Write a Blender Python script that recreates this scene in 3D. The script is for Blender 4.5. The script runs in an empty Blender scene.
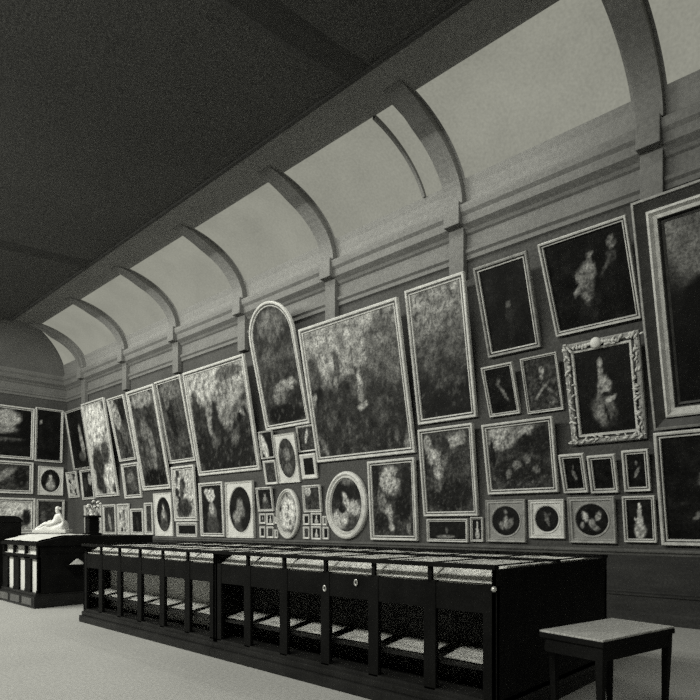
import bpy, bmesh, math, random
from mathutils import Vector, noise, Matrix
C = bpy.context.scene.collection
PI = math.pi
R = math.radians
XW = 9.80          # right wall
YF = 25.20         # far wall
XL = -5.0          # left wall (symmetric about XC)
YN = -5.0          # near wall
XC = (XW + XL) / 2
RIBS = [-0.59, 2.84, 6.30, 9.72, 13.12, 16.5, 19.88, 23.28]

# ------------------------------------------------------------------ materials
TINT = (1.0, 1.0, 0.965)
def lin(v): return (v / 12.92) if v <= 0.04045 else ((v + 0.055) / 1.055) ** 2.4
def col(a): return (a * TINT[0], a * TINT[1], a * TINT[2], 1)
def mat(name, a, rough=0.6, metal=0.0, var=0.0, scale=3.0, grain=0.0, gscale=60, spec=0.3, stretch=None, bump=0.0):
    m = bpy.data.materials.new(name); m.use_nodes = True
    nt = m.node_tree; b = nt.nodes['Principled BSDF']
    b.inputs['Roughness'].default_value = rough
    b.inputs['Metallic'].default_value = metal
    b.inputs['Specular IOR Level'].default_value = spec
    if var == 0 and grain == 0:
        b.inputs['Base Color'].default_value = col(a); return m
    tc = nt.nodes.new('ShaderNodeTexCoord'); mp = nt.nodes.new('ShaderNodeMapping')
    nt.links.new(tc.outputs['Object'], mp.inputs['Vector'])
    if stretch: mp.inputs['Scale'].default_value = stretch
    n1 = nt.nodes.new('ShaderNodeTexNoise'); n1.inputs['Scale'].default_value = scale; n1.inputs['Detail'].default_value = 4
    n2 = nt.nodes.new('ShaderNodeTexNoise'); n2.inputs['Scale'].default_value = gscale; n2.inputs['Detail'].default_value = 1
    nt.links.new(mp.outputs[0], n1.inputs['Vector']); nt.links.new(tc.outputs['Object'], n2.inputs['Vector'])
    def rng(node, amt):
        r = nt.nodes.new('ShaderNodeMapRange'); r.inputs[1].default_value = 0.3; r.inputs[2].default_value = 0.7
        r.inputs[3].default_value = 1 - amt; r.inputs[4].default_value = 1 + amt
        nt.links.new(node.outputs[0], r.inputs[0]); return r
    r1 = rng(n1, var); r2 = rng(n2, grain)
    mu = nt.nodes.new('ShaderNodeMath'); mu.operation = 'MULTIPLY'
    nt.links.new(r1.outputs[0], mu.inputs[0]); nt.links.new(r2.outputs[0], mu.inputs[1])
    vm = nt.nodes.new('ShaderNodeVectorMath'); vm.operation = 'SCALE'
    vm.inputs[0].default_value = col(a)[:3]
    nt.links.new(mu.outputs[0], vm.inputs['Scale']); nt.links.new(vm.outputs[0], b.inputs['Base Color'])
    if bump:
        bp = nt.nodes.new('ShaderNodeBump'); bp.inputs['Strength'].default_value = bump
        nt.links.new(n1.outputs[0], bp.inputs['Height']); nt.links.new(bp.outputs[0], b.inputs['Normal'])
    return m

def paint_mat():
    m = bpy.data.materials.new('oil_paint'); m.use_nodes = True
    nt = m.node_tree; b = nt.nodes['Principled BSDF']
    b.inputs['Roughness'].default_value = 0.55; b.inputs['Specular IOR Level'].default_value = 0.12
    at = nt.nodes.new('ShaderNodeAttribute'); at.attribute_name = 'paint'
    tc = nt.nodes.new('ShaderNodeTexCoord')
    n = nt.nodes.new('ShaderNodeTexNoise'); n.inputs['Scale'].default_value = 26; n.inputs['Detail'].default_value = 3
    nt.links.new(tc.outputs['Object'], n.inputs['Vector'])
    r = nt.nodes.new('ShaderNodeMapRange'); r.inputs[1].default_value = 0.3; r.inputs[2].default_value = 0.7
    r.inputs[3].default_value = 0.45; r.inputs[4].default_value = 1.55
    nt.links.new(n.outputs[0], r.inputs[0])
    vm = nt.nodes.new('ShaderNodeVectorMath'); vm.operation = 'SCALE'
    nt.links.new(at.outputs['Color'], vm.inputs[0]); nt.links.new(r.outputs[0], vm.inputs['Scale'])
    nt.links.new(vm.outputs[0], b.inputs['Base Color'])
    return m

def glass_mat(name, fac, rough=0.02, fres=False, tint=0.96):
    m = bpy.data.materials.new(name); m.use_nodes = True
    nt = m.node_tree; nt.nodes.clear()
    out = nt.nodes.new('ShaderNodeOutputMaterial'); mx = nt.nodes.new('ShaderNodeMixShader')
    t = nt.nodes.new('ShaderNodeBsdfTransparent'); g = nt.nodes.new('ShaderNodeBsdfGlossy')
    t.inputs[0].default_value = (tint, tint, tint, 1); g.inputs['Roughness'].default_value = rough
    g.inputs[0].default_value = (0.9, 0.9, 0.85, 1)
    nt.links.new(t.outputs[0], mx.inputs[1]); nt.links.new(g.outputs[0], mx.inputs[2]); nt.links.new(mx.outputs[0], out.inputs[0])
    if fres:
        f = nt.nodes.new('ShaderNodeFresnel'); f.inputs[0].default_value = 1.35
        nt.links.new(f.outputs[0], mx.inputs[0])
    else: mx.inputs[0].default_value = fac
    return m

def milk_mat(strength):
    m = bpy.data.materials.new('daylit_milk_glass'); m.use_nodes = True
    nt = m.node_tree; b = nt.nodes['Principled BSDF']
    b.inputs['Base Color'].default_value = (0.02, 0.02, 0.02, 1); b.inputs['Roughness'].default_value = 0.9; b.inputs['Specular IOR Level'].default_value = 0
    tc = nt.nodes.new('ShaderNodeTexCoord'); n = nt.nodes.new('ShaderNodeTexNoise'); n.inputs['Scale'].default_value = 0.9
    n2 = nt.nodes.new('ShaderNodeTexNoise'); n2.inputs['Scale'].default_value = 22
    nt.links.new(tc.outputs['Object'], n.inputs['Vector']); nt.links.new(tc.outputs['Object'], n2.inputs['Vector'])
    ad = nt.nodes.new('ShaderNodeMath'); ad.operation = 'ADD'
    nt.links.new(n.outputs[0], ad.inputs[0]); nt.links.new(n2.outputs[0], ad.inputs[1])
    r = nt.nodes.new('ShaderNodeMapRange'); r.inputs[1].default_value = 0.6; r.inputs[2].default_value = 1.4
    r.inputs[3].default_value = strength * 0.84; r.inputs[4].default_value = strength * 1.16
    nt.links.new(ad.outputs[0], r.inputs[0]); nt.links.new(r.outputs[0], b.inputs['Emission Strength'])
    b.inputs['Emission Color'].default_value = (1, 1.0, 0.84, 1)
    return m

M = dict(
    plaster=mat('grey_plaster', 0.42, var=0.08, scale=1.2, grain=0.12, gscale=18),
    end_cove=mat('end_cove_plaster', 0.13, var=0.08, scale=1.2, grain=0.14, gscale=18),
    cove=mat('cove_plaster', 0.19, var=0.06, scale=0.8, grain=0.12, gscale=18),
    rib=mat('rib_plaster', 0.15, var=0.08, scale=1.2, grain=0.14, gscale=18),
    wall=mat('wall_cloth', 0.072, var=0.15, scale=1.0, grain=0.25, gscale=24, rough=0.9),
    cornice=mat('cornice_plaster', 0.15, var=0.1, scale=1.5, grain=0.14, gscale=20),
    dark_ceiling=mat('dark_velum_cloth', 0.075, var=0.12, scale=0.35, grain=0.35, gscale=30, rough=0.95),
    batten=mat('dark_batten', 0.05, var=0.1, rough=0.9),
    floor=mat('pale_floor', 0.43, var=0.07, scale=0.7, grain=0.12, gscale=30, rough=0.45, spec=0.25),
    wain=mat('dark_wainscot', 0.022, var=0.35, scale=2.0, grain=0.3, gscale=30, stretch=(1, 1, 5)),
    rail=mat('dado_rail_wood', 0.10, var=0.2, grain=0.2, gscale=30),
    wood=mat('ebonised_wood', 0.008, rough=0.55, var=0.3, scale=4, grain=0.2, spec=0.04),
    wood2=mat('dark_polished_wood', 0.018, rough=0.45, var=0.3, scale=4, grain=0.2, spec=0.10),
    tabletop=mat('worn_table_top', 0.42, rough=0.5, var=0.15, scale=5, grain=0.3, gscale=60, stretch=(1, 6, 1)),
    gilt=mat('pale_gilt', 0.58, rough=0.45, metal=0.0, var=0.18, scale=9, grain=0.15, gscale=60),
    gilt_dull=mat('dull_gilt', 0.30, rough=0.5, var=0.25, scale=9, grain=0.2, gscale=60),
    gilt_dark=mat('dark_frame_wood', 0.05, rough=0.5, var=0.25, scale=9, grain=0.2, gscale=60),
    mount=mat('pale_mount', 0.62, rough=0.7, var=0.08, scale=9, grain=0.12, gscale=60),
    mount_dull=mat('grey_mount', 0.26, rough=0.7, var=0.12, scale=9, grain=0.2, gscale=60),
    paper=mat('exhibit_paper', 0.92, rough=0.8, var=0.22, scale=5, grain=0.25, gscale=40, stretch=(3, 1, 1)),
    lining=mat('pale_lining', 0.35, rough=0.8, var=0.2, scale=3, grain=0.15),
    backing_shaded=mat('case_backing_shaded', 0.04, rough=0.9, spec=0.0, var=0.3, scale=1.5),  # nearer bays: their dimmer light is put into a dark colour
    backing_lit=mat('case_backing_lit', 0.8, rough=0.9, spec=0.0, var=0.12, scale=1.2),  # farther bays: extra light and reflection put into a pale colour
    marble=mat('white_marble', 0.72, rough=0.4, var=0.06, scale=6),
    cloth=mat('white_cloth', 0.62, rough=0.8, var=0.15, scale=8, grain=0.1),
    brass=mat('pale_metal', 0.6, rough=0.3, metal=0.6),
    glass=glass_mat('case_glass', 0.0008, rough=0.0),
    glass_top=glass_mat('case_top_glass', 0.008, rough=0.0, tint=1.0),
    milk=milk_mat(0.275),
    paint=paint_mat(),
)

# ------------------------------------------------------------------ mesh helpers
def link(name, me, m=None, parent=None, smooth=False):
    o = bpy.data.objects.new(name, me); C.objects.link(o)
    if m: me.materials.append(m)
    if smooth:
        for p in me.polygons: p.use_smooth = True
    if parent: o.parent = parent
    return o
def obj(name, bm, m, parent=None, smooth=False):
    bmesh.ops.recalc_face_normals(bm, faces=bm.faces)
    me = bpy.data.meshes.new(name); bm.to_mesh(me); bm.free()
    return link(name, me, m, parent, smooth)
def box(bm, x0, x1, y0, y1, z0, z1, bev=0.0):
    vs = [bm.verts.new(p) for p in [(x0,y0,z0),(x1,y0,z0),(x1,y1,z0),(x0,y1,z0),(x0,y0,z1),(x1,y0,z1),(x1,y1,z1),(x0,y1,z1)]]
    fs = [bm.faces.new([vs[i] for i in q]) for q in [(0,3,2,1),(4,5,6,7),(0,1,5,4),(1,2,6,5),(2,3,7,6),(3,0,4,7)]]
    if bev:
        es = set(e for f in fs for e in f.edges)
        bmesh.ops.bevel(bm, geom=list(es), offset=bev, segments=2, affect='EDGES', profile=0.7)
def B(*a, **k):
    bm = bmesh.new(); box(bm, *a, **k); return bm
def tube(bm, p0, p1, r0, r1=None, n=10):
    r1 = r0 if r1 is None else r1
    p0, p1 = Vector(p0), Vector(p1); d = (p1-p0); L = d.length
    mtx = Matrix.Translation((p0+p1)/2) @ d.to_track_quat('Z', 'Y').to_matrix().to_4x4()
    bmesh.ops.create_cone(bm, cap_ends=True, segments=n, radius1=r0, radius2=r1, depth=L, matrix=mtx)
def ball(bm, c, rx, ry=None, rz=None, n=10):
    ry = rx if ry is None else ry; rz = rx if rz is None else rz
    bmesh.ops.create_uvsphere(bm, u_segments=n, v_segments=max(6, n//2+1), radius=1,
        matrix=Matrix.Translation(c) @ Matrix.Diagonal((rx, ry, rz, 1)))
def sweep(path_pts, bm):
    """loft rings (list of lists of points)"""
    rings = [[bm.verts.new(p) for p in ring] for ring in path_pts]
    n = len(rings[0])
    for a, b in zip(rings[:-1], rings[1:]):
        for i in range(n):
            j = (i+1) % n
            bm.faces.new([a[i], a[j], b[j], b[i]])
    return rings
def lathe(bm, prof, c=(0,0,0), n=20):
    sweep([[(c[0]+r*math.cos(2*PI*i/n), c[1]+r*math.sin(2*PI*i/n), c[2]+z) for i in range(n)] for r, z in prof], bm)
def thing(name, label, cat, loc=(0,0,0), rot=(0,0,0), group=None):
    o = bpy.data.objects.new(name, None); C.objects.link(o); o.location = loc; o.rotation_euler = rot
    o.empty_display_size = 0.1
    return tag(o, label, cat, group)
def tag(o, label, cat, group=None):
    o['label'] = label; o['category'] = cat
    if group: o['group'] = group
    return o
def struct(name, bm, m, parent=None, label=None, smooth=False):
    o = obj(name, bm, m, parent, smooth)
    if parent is None:
        o['kind'] = 'structure'; o['category'] = name.split('_')[0]
        o['label'] = label or name.replace('_', ' ')
    return o

# ------------------------------------------------------------------ the room
struct('floor', B(XL-.3, XW+.3, YN-.3, YF+.3, -0.2, 0), M['floor'], label='pale grey bare gallery floor')
T = 0.25
struct('wall_right', B(XW, XW+T, YN-T, YF+T, -0.1, 7.6), M['wall'], label='long dark cloth covered picture wall on the right')
struct('wall_far', B(XL-T, XW+T, YF, YF+T, -0.1, 7.6), M['wall'], label='dark end wall at the far end of the gallery')
struct('wall_left', B(XL-T, XL, YN-T, YF+T, -0.1, 7.6), M['plaster'], label='long gallery wall opposite the pictures')
struct('wall_near', B(XL-T, XW+T, YN-T, YN, -0.1, 7.6), M['plaster'], label='end wall behind the viewer')

# mouldings run along the right and far walls: profile of (distance out of wall, z)
def moulding(name, prof, m, side, label):
    bm = bmesh.new()
    a = []
    if side == 'right':
        for y, k in ((YN, 0), (YF, 1)): a.append([bm.verts.new((XW-d, y-(d if k else 0), z)) for d, z in prof])
    elif side == 'far':
        for x, k in ((XL, 0), (XW, 1)): a.append([bm.verts.new((x-(d if k else 0), YF-d, z)) for d, z in prof])
    else:
        for y in (YN, YF): a.append([bm.verts.new((XL+d, y, z)) for d, z in prof])
    for i in range(len(prof)-1): bm.faces.new([a[0][i], a[1][i], a[1][i+1], a[0][i+1]])
    for r in a: bm.faces.new(r)
    return struct(name, bm, m, label=label)
ent = [(0, 6.52), (.05, 6.54), (.05, 6.62), (.09, 6.66), (.09, 6.72), (.03, 6.75), (.03, 7.0), (.07, 7.03), (.10, 7.08),
       (.20, 7.16), (.22, 7.30), (.27, 7.36), (.29, 7.45), (.29, 7.50), (0, 7.52)]
rail = [(0, 1.02), (.03, 1.03), (.04, 1.06), (.075, 1.08), (.08, 1.10), (.08, 1.125), (.05, 1.135), (0, 1.14)]
wains = [(0, 0.0), (.16, 0.0), (.16, .14), (.13, .17), (.13, .40), (.15, .42), (.15, .445), (.05, .46), (.03, .48), (.03, 1.03), (0, 1.03)]
for s, nm in (('right', 'right wall'), ('far', 'far wall'), ('left', 'left wall')):
    n0 = {'right': 1, 'far': 3, 'left': 5}[s]
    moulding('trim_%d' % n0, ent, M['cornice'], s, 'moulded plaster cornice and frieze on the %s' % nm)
    moulding('trim_%d' % (n0+1), rail, M['rail'], s, 'dado rail under the pictures on the %s' % nm)
    moulding('baseboard_' + s, wains, M['wain'], s, 'dark wooden wainscot with a low ledge on the %s' % nm)

# cove profile; angle from the springing line
CR, CZ, SZ = 2.0, 1.30, 7.55
def cove(a, off=0.0): return (7.7+(CR-off)*math.cos(a), SZ+(CZ-off)*math.sin(a))
ALO, AHI = R(20), R(80)
steps = [R(x) for x in (0, 7, 14, 20)] + [ALO+(AHI-ALO)*i/14 for i in range(1, 15)] + [R(90)]
MIR = lambda x: 2*XC-x
panes = []   # bays between ribs: y0,y1
edges = [YN] + RIBS + [None]
for i in range(len(RIBS)-1): panes.append((RIBS[i]+.27, RIBS[i+1]-.24))
def cove_mesh(flip):
    bm = bmesh.new()
    pan = []
    ys = [YN]
    for a, b in panes: ys += [a, b]
    f = (lambda x: MIR(x)) if flip else (lambda x: x)
    # solid strips and openings for the bays
    def P(a, y): X, z = cove(a); return (f(X), y, z)
    for k in range(len(steps)-1):
        a0, a1 = steps[k], steps[k+1]
        e0, e1 = YF-(9.7-cove(a0)[0]), YF-(9.7-cove(a1)[0])
        seq = [(ys[j], ys[j+1], j % 2 == 1) for j in range(len(ys)-1)]
        opening = ALO-1e-6 <= a0 < AHI-1e-6
        for y0, y1, isp in seq:
            if isp and opening: continue
            bm.faces.new([bm.verts.new(p) for p in (P(a0,y0), P(a0,y1), P(a1,y1), P(a1,y0))])
        # the last stretch runs to the mitre with the end cove, with a short pane
        yb = ys[-1]; ypan = RIBS[-1]+.27
        if opening:
            bm.faces.new([bm.verts.new(p) for p in (P(a0,yb), P(a0,min(ypan,e0)), P(a1,min(ypan,e1)), P(a1,yb))]) if e1 > yb+.01 else None
            if e1 > ypan: pan.append((a0, a1, ypan, e0, e1))
        else:
            bm.faces.new([bm.verts.new(p) for p in (P(a0,yb), P(a0,e0), P(a1,e1), P(a1,yb))])
    bmesh.ops.remove_doubles(bm, verts=bm.verts, dist=1e-4)
    return bm, pan
for flip, s in ((False, 'right'), (True, 'left')):
    bm, pan = cove_mesh(flip)
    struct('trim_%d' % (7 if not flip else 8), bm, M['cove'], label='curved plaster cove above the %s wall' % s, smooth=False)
    f = (lambda x: MIR(x)) if flip else (lambda x: x)
    for i, (y0, y1) in enumerate(panes):
        bm = bmesh.new(); n = 14
        rows = []
        for k in range(n+1):
            a = ALO+(AHI-ALO)*k/n; X, z = cove(a, -0.03)
            rows.append([bm.verts.new((f(X), y, z)) for y in (y0-.03, y1+.03)])
        for k in range(n): bm.faces.new([rows[k][0], rows[k][1], rows[k+1][1], rows[k+1][0]])
        w = struct('window_%d' % (i+1+(10 if flip else 0)), bm, M['milk'], smooth=True,
                   label='curved milk glass skylight, bay %d of the %s cove from the viewer' % (i+1, s))
        # glazing bar in the bay
        bm = bmesh.new()
        yb = (y0+.42)
        if RIBS[i] == 6.30 or flip:
            rings = []
            for k in range(n+1):
                a = ALO+(AHI-ALO)*k/n
                X0, z0 = cove(a, -0.02); X1, z1 = cove(a, 0.05)
                rings.append([(f(X0), yb-.03, z0), (f(X0), yb+.03, z0), (f(X1), yb+.03, z1), (f(X1), yb-.03, z1)])
            sweep(rings, bm); struct('glazing_bar', bm, M['cornice'], w)
        else: bm.free()
    if not flip:
        bm = bmesh.new()
        for a0, a1, yp, e0, e1 in pan:
            (X0, z0), (X1, z1) = cove(a0, -.02), cove(a1, -.02)
            bm.faces.new([bm.verts.new(p) for p in ((X0, yp-.02, z0), (X0, e0-.02, z0), (X1, e1-.02, z1), (X1, yp-.02, z1))])
        struct('window_9', bm, M['milk'], label='short curved skylight pane beside the far corner')
    else:
        bm = bmesh.new()
        for a0, a1, yp, e0, e1 in pan:
            (X0, z0), (X1, z1) = cove(a0), cove(a1)
            bm.faces.new([bm.verts.new(p) for p in ((f(X0), yp, z0), (f(X0), e0, z0), (f(X1), e1, z1), (f(X1), yp, z1))])
        struct('window_19', bm, M['milk'], label='short curved skylight pane at the left far corner')
# end cove
bm = bmesh.new()
prev = None
for a in steps:
    X, z = cove(a); y = YF-(9.7-X)-.1+.1
    cur = [bm.verts.new((MIR(X), y, z)), bm.verts.new((X, y, z))]
    if prev: bm.faces.new([prev[0], prev[1], cur[1], cur[0]])
    prev = cur
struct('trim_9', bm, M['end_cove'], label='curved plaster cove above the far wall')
bm = B(XL-.2, XW+.2, YN-.2, YN, 7.5, 9.2); struct('trim_10', bm, M['plaster'], label='plaster band over the near wall')
# ribs: arched bands under the cove
for i, y in enumerate(RIBS):
    for flip in (False, True):
        f = (lambda x: MIR(x)) if flip else (lambda x: x)
        bm = bmesh.new()
        def rib(w, d, a_to=90):
            rings = []
            for k in range(19):
                a = R(a_to)*k/18
                X0, z0 = cove(a, -0.02); X1, z1 = cove(a, .005+(d-.005)*min(1, (R(92)-a)/R(28)))
                rings.append([(f(X0), y-w, z0), (f(X0), y+w, z0), (f(X1), y+w, z1), (f(X1), y-w, z1)])
            r = sweep(rings, bm); bm.faces.new(r[0]); bm.faces.new(r[-1])
        rib(.19, .15)
        if i == len(RIBS)-1: rib(.07, .24)
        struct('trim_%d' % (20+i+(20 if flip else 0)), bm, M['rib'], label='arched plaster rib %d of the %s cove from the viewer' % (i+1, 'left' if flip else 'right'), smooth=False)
        bm = bmesh.new()
        x0, x1 = sorted((f(XW-.02), f(XW-.34)))
        box(bm, x0, x1, y-.17, y+.17, 7.14, 7.56, bev=.02)
        x0, x1 = sorted((f(XW-.02), f(XW-.16)))
        box(bm, x0, x1, y-.16, y+.16, 6.2, 7.16, bev=.01)
        struct('trim_%d' % (60+i+(20 if flip else 0)), bm, M['rib'], label='plaster pilaster block %d of the %s cornice from the viewer' % (i+1, 'left' if flip else 'right'))
# ceiling: a dark cloth velum sagging a little to the middle, with flat border
bm = bmesh.new(); NX, NY = 30, 16
XE = 7.10
def velz(x): t = (x-XC)/(XE-XC); return SZ+CZ-.05-.28*(1-t*t)
rows = []
for j in range(NY+1):
    y = YN+(23.4-YN)*j/NY
    rows.append([bm.verts.new((XC+(XE-XC)*(2*i/NX-1), y, velz(XC+(XE-XC)*(2*i/NX-1)))) for i in range(NX+1)])
for j in range(NY):
    for i in range(NX): bm.faces.new([rows[j][i], rows[j][i+1], rows[j+1][i+1], rows[j+1][i]])
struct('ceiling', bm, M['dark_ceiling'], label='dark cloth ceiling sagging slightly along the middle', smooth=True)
bm = bmesh.new()
for x0, x1 in ((XE-.15, 7.75), (MIR(7.75), MIR(XE-.15))): box(bm, x0, x1, YN, 23.4, SZ+CZ-.005, SZ+CZ+.1)
struct('trim_11', bm, M['cove'], label='flat plaster border beside the dark ceiling')
bm = bmesh.new()
for s in (XE-.04, MIR(XE)-.04): box(bm, s, s+.08, YN, 23.3, SZ+CZ-.1, SZ+CZ+.02, bev=.01)
struct('trim_12', bm, M['batten'], label='dark edging strip of the cloth ceiling')
for i, y in ((2, RIBS[2]+.1), (5, RIBS[5]+.1)):
    bm = bmesh.new(); rings = []
    for k in range(NX+1):
        x = XC+(XE-XC)*(2*k/NX-1); z = velz(x)
        rings.append([(x, y-.2, z+.01), (x, y+.45, z+.01), (x, y+.30, z-.035), (x, y-.05, z-.035)])
    sweep(rings, bm); struct('trim_%d' % (100+i), bm, M['batten'], label='dark cross band %d under the cloth ceiling from the viewer' % (i+1), smooth=False)
struct('roof_1', B(XL-.3, XW+.3, YN-.3, YF+.3, 9.15, 9.3), M['plaster'], label='roof slab over the gallery')

# ------------------------------------------------------------------ painted canvases
def fbm(x, y, s, o=3):
    return 0.5+0.5*noise.fractal(Vector((x, y, s*7.31)), 0.9, 2.0, o)
def sstep(a, b, x):
    t = max(0, min(1, (x-a)/(b-a))); return t*t*(3-2*t)
def mix(a, b, t): return a+(b-a)*t
def blob(v, s, t, bl, asp):
    cx, cy, rx, ry, rot, val = bl
    dx, dy = (s-cx)*asp, (t-cy); c, sn = math.cos(rot), math.sin(rot)
    u, w = (dx*c+dy*sn)/(rx*asp), (-dx*sn+dy*c)/ry
    d = math.sqrt(u*u+w*w)
    return mix(v, val, 1-sstep(.7, 1.12, d))
WP = .7
def painter(kind, seed, w, h, blobs):
    asp = w/h; rnd = random.Random(seed); extra = []
    if kind == 'crowd':
        for k in range(int(16+8*asp)):
            cx, cy = rnd.random(), .05+.55*rnd.random()
            extra.append((cx, cy, .05/asp**.5*rnd.uniform(.5, 1), .10*rnd.uniform(.6, 1.2), rnd.uniform(-.5, .5), rnd.choice((.08, .12, .5, .6, .42))))
    if kind == 'bright':
        for k in range(12):
            extra.append((rnd.random(), rnd.random(), .16*rnd.uniform(.4, 1), .09*rnd.uniform(.6, 1.3), rnd.uniform(-1, 1), rnd.choice((.15, .2, .65, .3))))
    if kind == 'portrait':
        extra = [(.5, .40, .24, .26, 0, .34), (.5, .16, .34, .22, 0, .25), (.48, .52, .13, .14, 0, .5), (.5, .74, .085, .10, 0, .62), (.5, .80, .09, .06, 0, .22)]
    if kind == 'lady':
        extra = [(.5, .22, .26, .26, 0, .52), (.5, .45, .14, .18, 0, .6), (.5, .68, .10, .13, 0, .62), (.5, .83, .07, .08, 0, .66), (.36, .45, .05, .12, .5, .5)]
    ex = extra+list(blobs)
    def f(s, t):
        n = fbm(s*asp*5, t*5, seed); n2 = fbm(s*asp*16, t*16, seed+3, 3)
        s0, t0 = s, t
        s += .05*(fbm(s*asp*7, t*7, seed+21)-.5)/asp*WP+.035*WP*(fbm(s*asp*20, t*20, seed+22, 2)-.5)/asp
        t += .05*WP*(fbm(s*asp*7, t*7, seed+31)-.5)+.045*WP*(fbm(s*asp*20, t*20, seed+32, 2)-.5)
        if kind == 'landscape':
            hz = .42+.18*(fbm(s*3, 1, seed+9)-.5)*2
            v = .62*(1-.35*n) if t > hz else .20*(.5+n)
            if t > hz: v *= .8+.3*t
            tr = fbm(s*asp*2.6, t*2.2, seed+5)
            if tr+.45*(1-t)-.05 > .62: v = .10+.1*n2
        elif kind == 'dark': v = .09+.07*n
        elif kind == 'murk': v = .16+.14*n
        elif kind == 'crowd': v = mix(.20, .58, sstep(.45, .85, t+.3*(n-.5)))*(.7+.5*n)
        elif kind == 'bright': v = .58*(.7+.5*n)
        elif kind == 'portrait': v = .10+.08*n
        elif kind == 'lady': v = .10+.06*n
        elif kind == 'fade': v = mix(.13, .46, sstep(.1, 1, t))*(.75+.5*n)
        else: v = .2
        for b in ex: v = blob(v, s, t, b, asp)
        v = .27+(v-.27)*1.35; v *= .64+.72*n2
        if kind in ('crowd', 'murk', 'bright', 'landscape', 'fade'):
            sp = fbm(s0*asp*26, t0*18, seed+41, 2)
            if sp > .70: v = mix(v, .55, .35*(1-.7*t0))
            if sp < .33: v *= .7
        return max(.02, v)
    return f

def canvas(parent, f, w, h, shape, inset, y, res, cx=None, cz=None, ow=None, oh=None):
    """canvas filling the opening left by a frame of width `inset`"""
    bm = bmesh.new(); cl = bm.loops.layers.float_color.new('paint')
    vals = {}
    def V(x, z, s, t):
        v = bm.verts.new((x, y, z)); vals[v] = lin(min(1, f(s, t))); return v
    if shape in ('rect',):
        nx, ny = max(4, int(w/res)), max(4, int(h/res))
        g = [[V(-w/2+inset+(w-2*inset)*i/nx, inset+(h-2*inset)*j/ny, i/nx, j/ny) for i in range(nx+1)] for j in range(ny+1)]
        for j in range(ny):
            for i in range(nx): bm.faces.new([g[j][i], g[j][i+1], g[j+1][i+1], g[j+1][i]])
    elif shape == 'arch':
        nx, ny = max(4, int(w/res)), max(4, int(h/res))
        iw = w/2-inset; hs = h-iw*ARCH-inset
        g = []
        for j in range(ny+1):
            row = []
            for i in range(nx+1):
                s = i/nx; x = -iw+2*iw*s
                top = hs+iw*ARCH*math.sqrt(max(0, 1-(x/iw)**2))
                z = inset+(top-inset)*j/ny
                row.append(V(x, z, s, (z-inset)/(h-2*inset)))
            g.append(row)
        for j in range(ny):
            for i in range(nx): bm.faces.new([g[j][i], g[j][i+1], g[j+1][i+1], g[j+1][i]])
    else:
        ex, ez = (ow/2, oh/2) if ow else (w/2-inset, h/2-inset)
        c0 = (0, h/2); nr, na = max(4, int(min(ex, ez)/res)), 40
        g = []
        for j in range(nr+1):
            r = max(.01, j/nr)
            g.append([V(c0[0]+ex*r*math.cos(2*PI*i/na), c0[1]+ez*r*math.sin(2*PI*i/na), .5+.5*r*math.cos(2*PI*i/na), .5+.5*r*math.sin(2*PI*i/na)) for i in range(na)])
        for j in range(nr):
            for i in range(na): bm.faces.new([g[j][i], g[j][(i+1) % na], g[j+1][(i+1) % na], g[j+1][i]])
        bm.faces.new(list(reversed(g[0])))
    for fc in bm.faces:
        fc.smooth = True
        for l in fc.loops:
            a = vals[l.vert]; l[cl] = (a*TINT[0], a*TINT[1], a*TINT[2], 1)
    me = bpy.data.meshes.new('canvas'); bm.to_mesh(me); bm.free()
    return link('canvas', me, M['paint'], parent)


ARCH = 1.0
def outline(shape, w, h, d):
    if shape == 'rect': return [(-w/2+d, d), (w/2-d, d), (w/2-d, h-d), (-w/2+d, h-d)]
    if shape == 'oval': return [((w/2-d)*math.cos(2*PI*i/48), h/2+(h/2-d)*math.sin(2*PI*i/48)) for i in range(48)]
    if shape == 'arch':
        iw = w/2-d; hs = h-(w/2)*ARCH
        return [(-iw, d), (iw, d)]+[(iw*math.cos(PI*i/24), hs+(h-hs-d)*math.sin(PI*i/24)) for i in range(25)]
def frame_ring(shape, w, h, prof, m, parent, name='frame'):
    bm = bmesh.new()
    rings = [[(x, -dy, z) for x, z in outline(shape, w, h, d)] for d, dy in prof]
    rings.append([(x, 0, z) for x, z in outline(shape, w, h, prof[-1][0])])
    sweep(rings, bm)
    return obj(name, bm, m, parent)
def scrolls(parent, w, h, fw, d, seed, m, size=.05):
    rnd = random.Random(seed); bm = bmesh.new()
    per = []
    step = size*.8
    n = int(w/step)
    for i in range(n+1):
        x = -w/2+w*i/n; per += [(x, fw*.45, 0), (x, h-fw*.45, 0)]
    n = int(h/step)
    for i in range(1, n):
        z = h*i/n; per += [(-w/2+fw*.45, z, 1), (w/2-fw*.45, z, 1)]
    for k, (x, z, s) in enumerate(per):
        jx, jz = rnd.uniform(-.30, .30)*fw, rnd.uniform(-.30, .30)*fw
        r = size*rnd.uniform(.35, .8)
        mt = Matrix.Translation((x+jx, -d-.01, z+jz)) @ Matrix.Rotation(rnd.uniform(0, PI), 4, 'Y') @ Matrix.Diagonal((r*1.3, r*.6, r*.55, 1))
        bmesh.ops.create_uvsphere(bm, u_segments=8, v_segments=5, radius=1, matrix=mt)
    return obj('carved_scrollwork', bm, m, parent, smooth=True)

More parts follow.
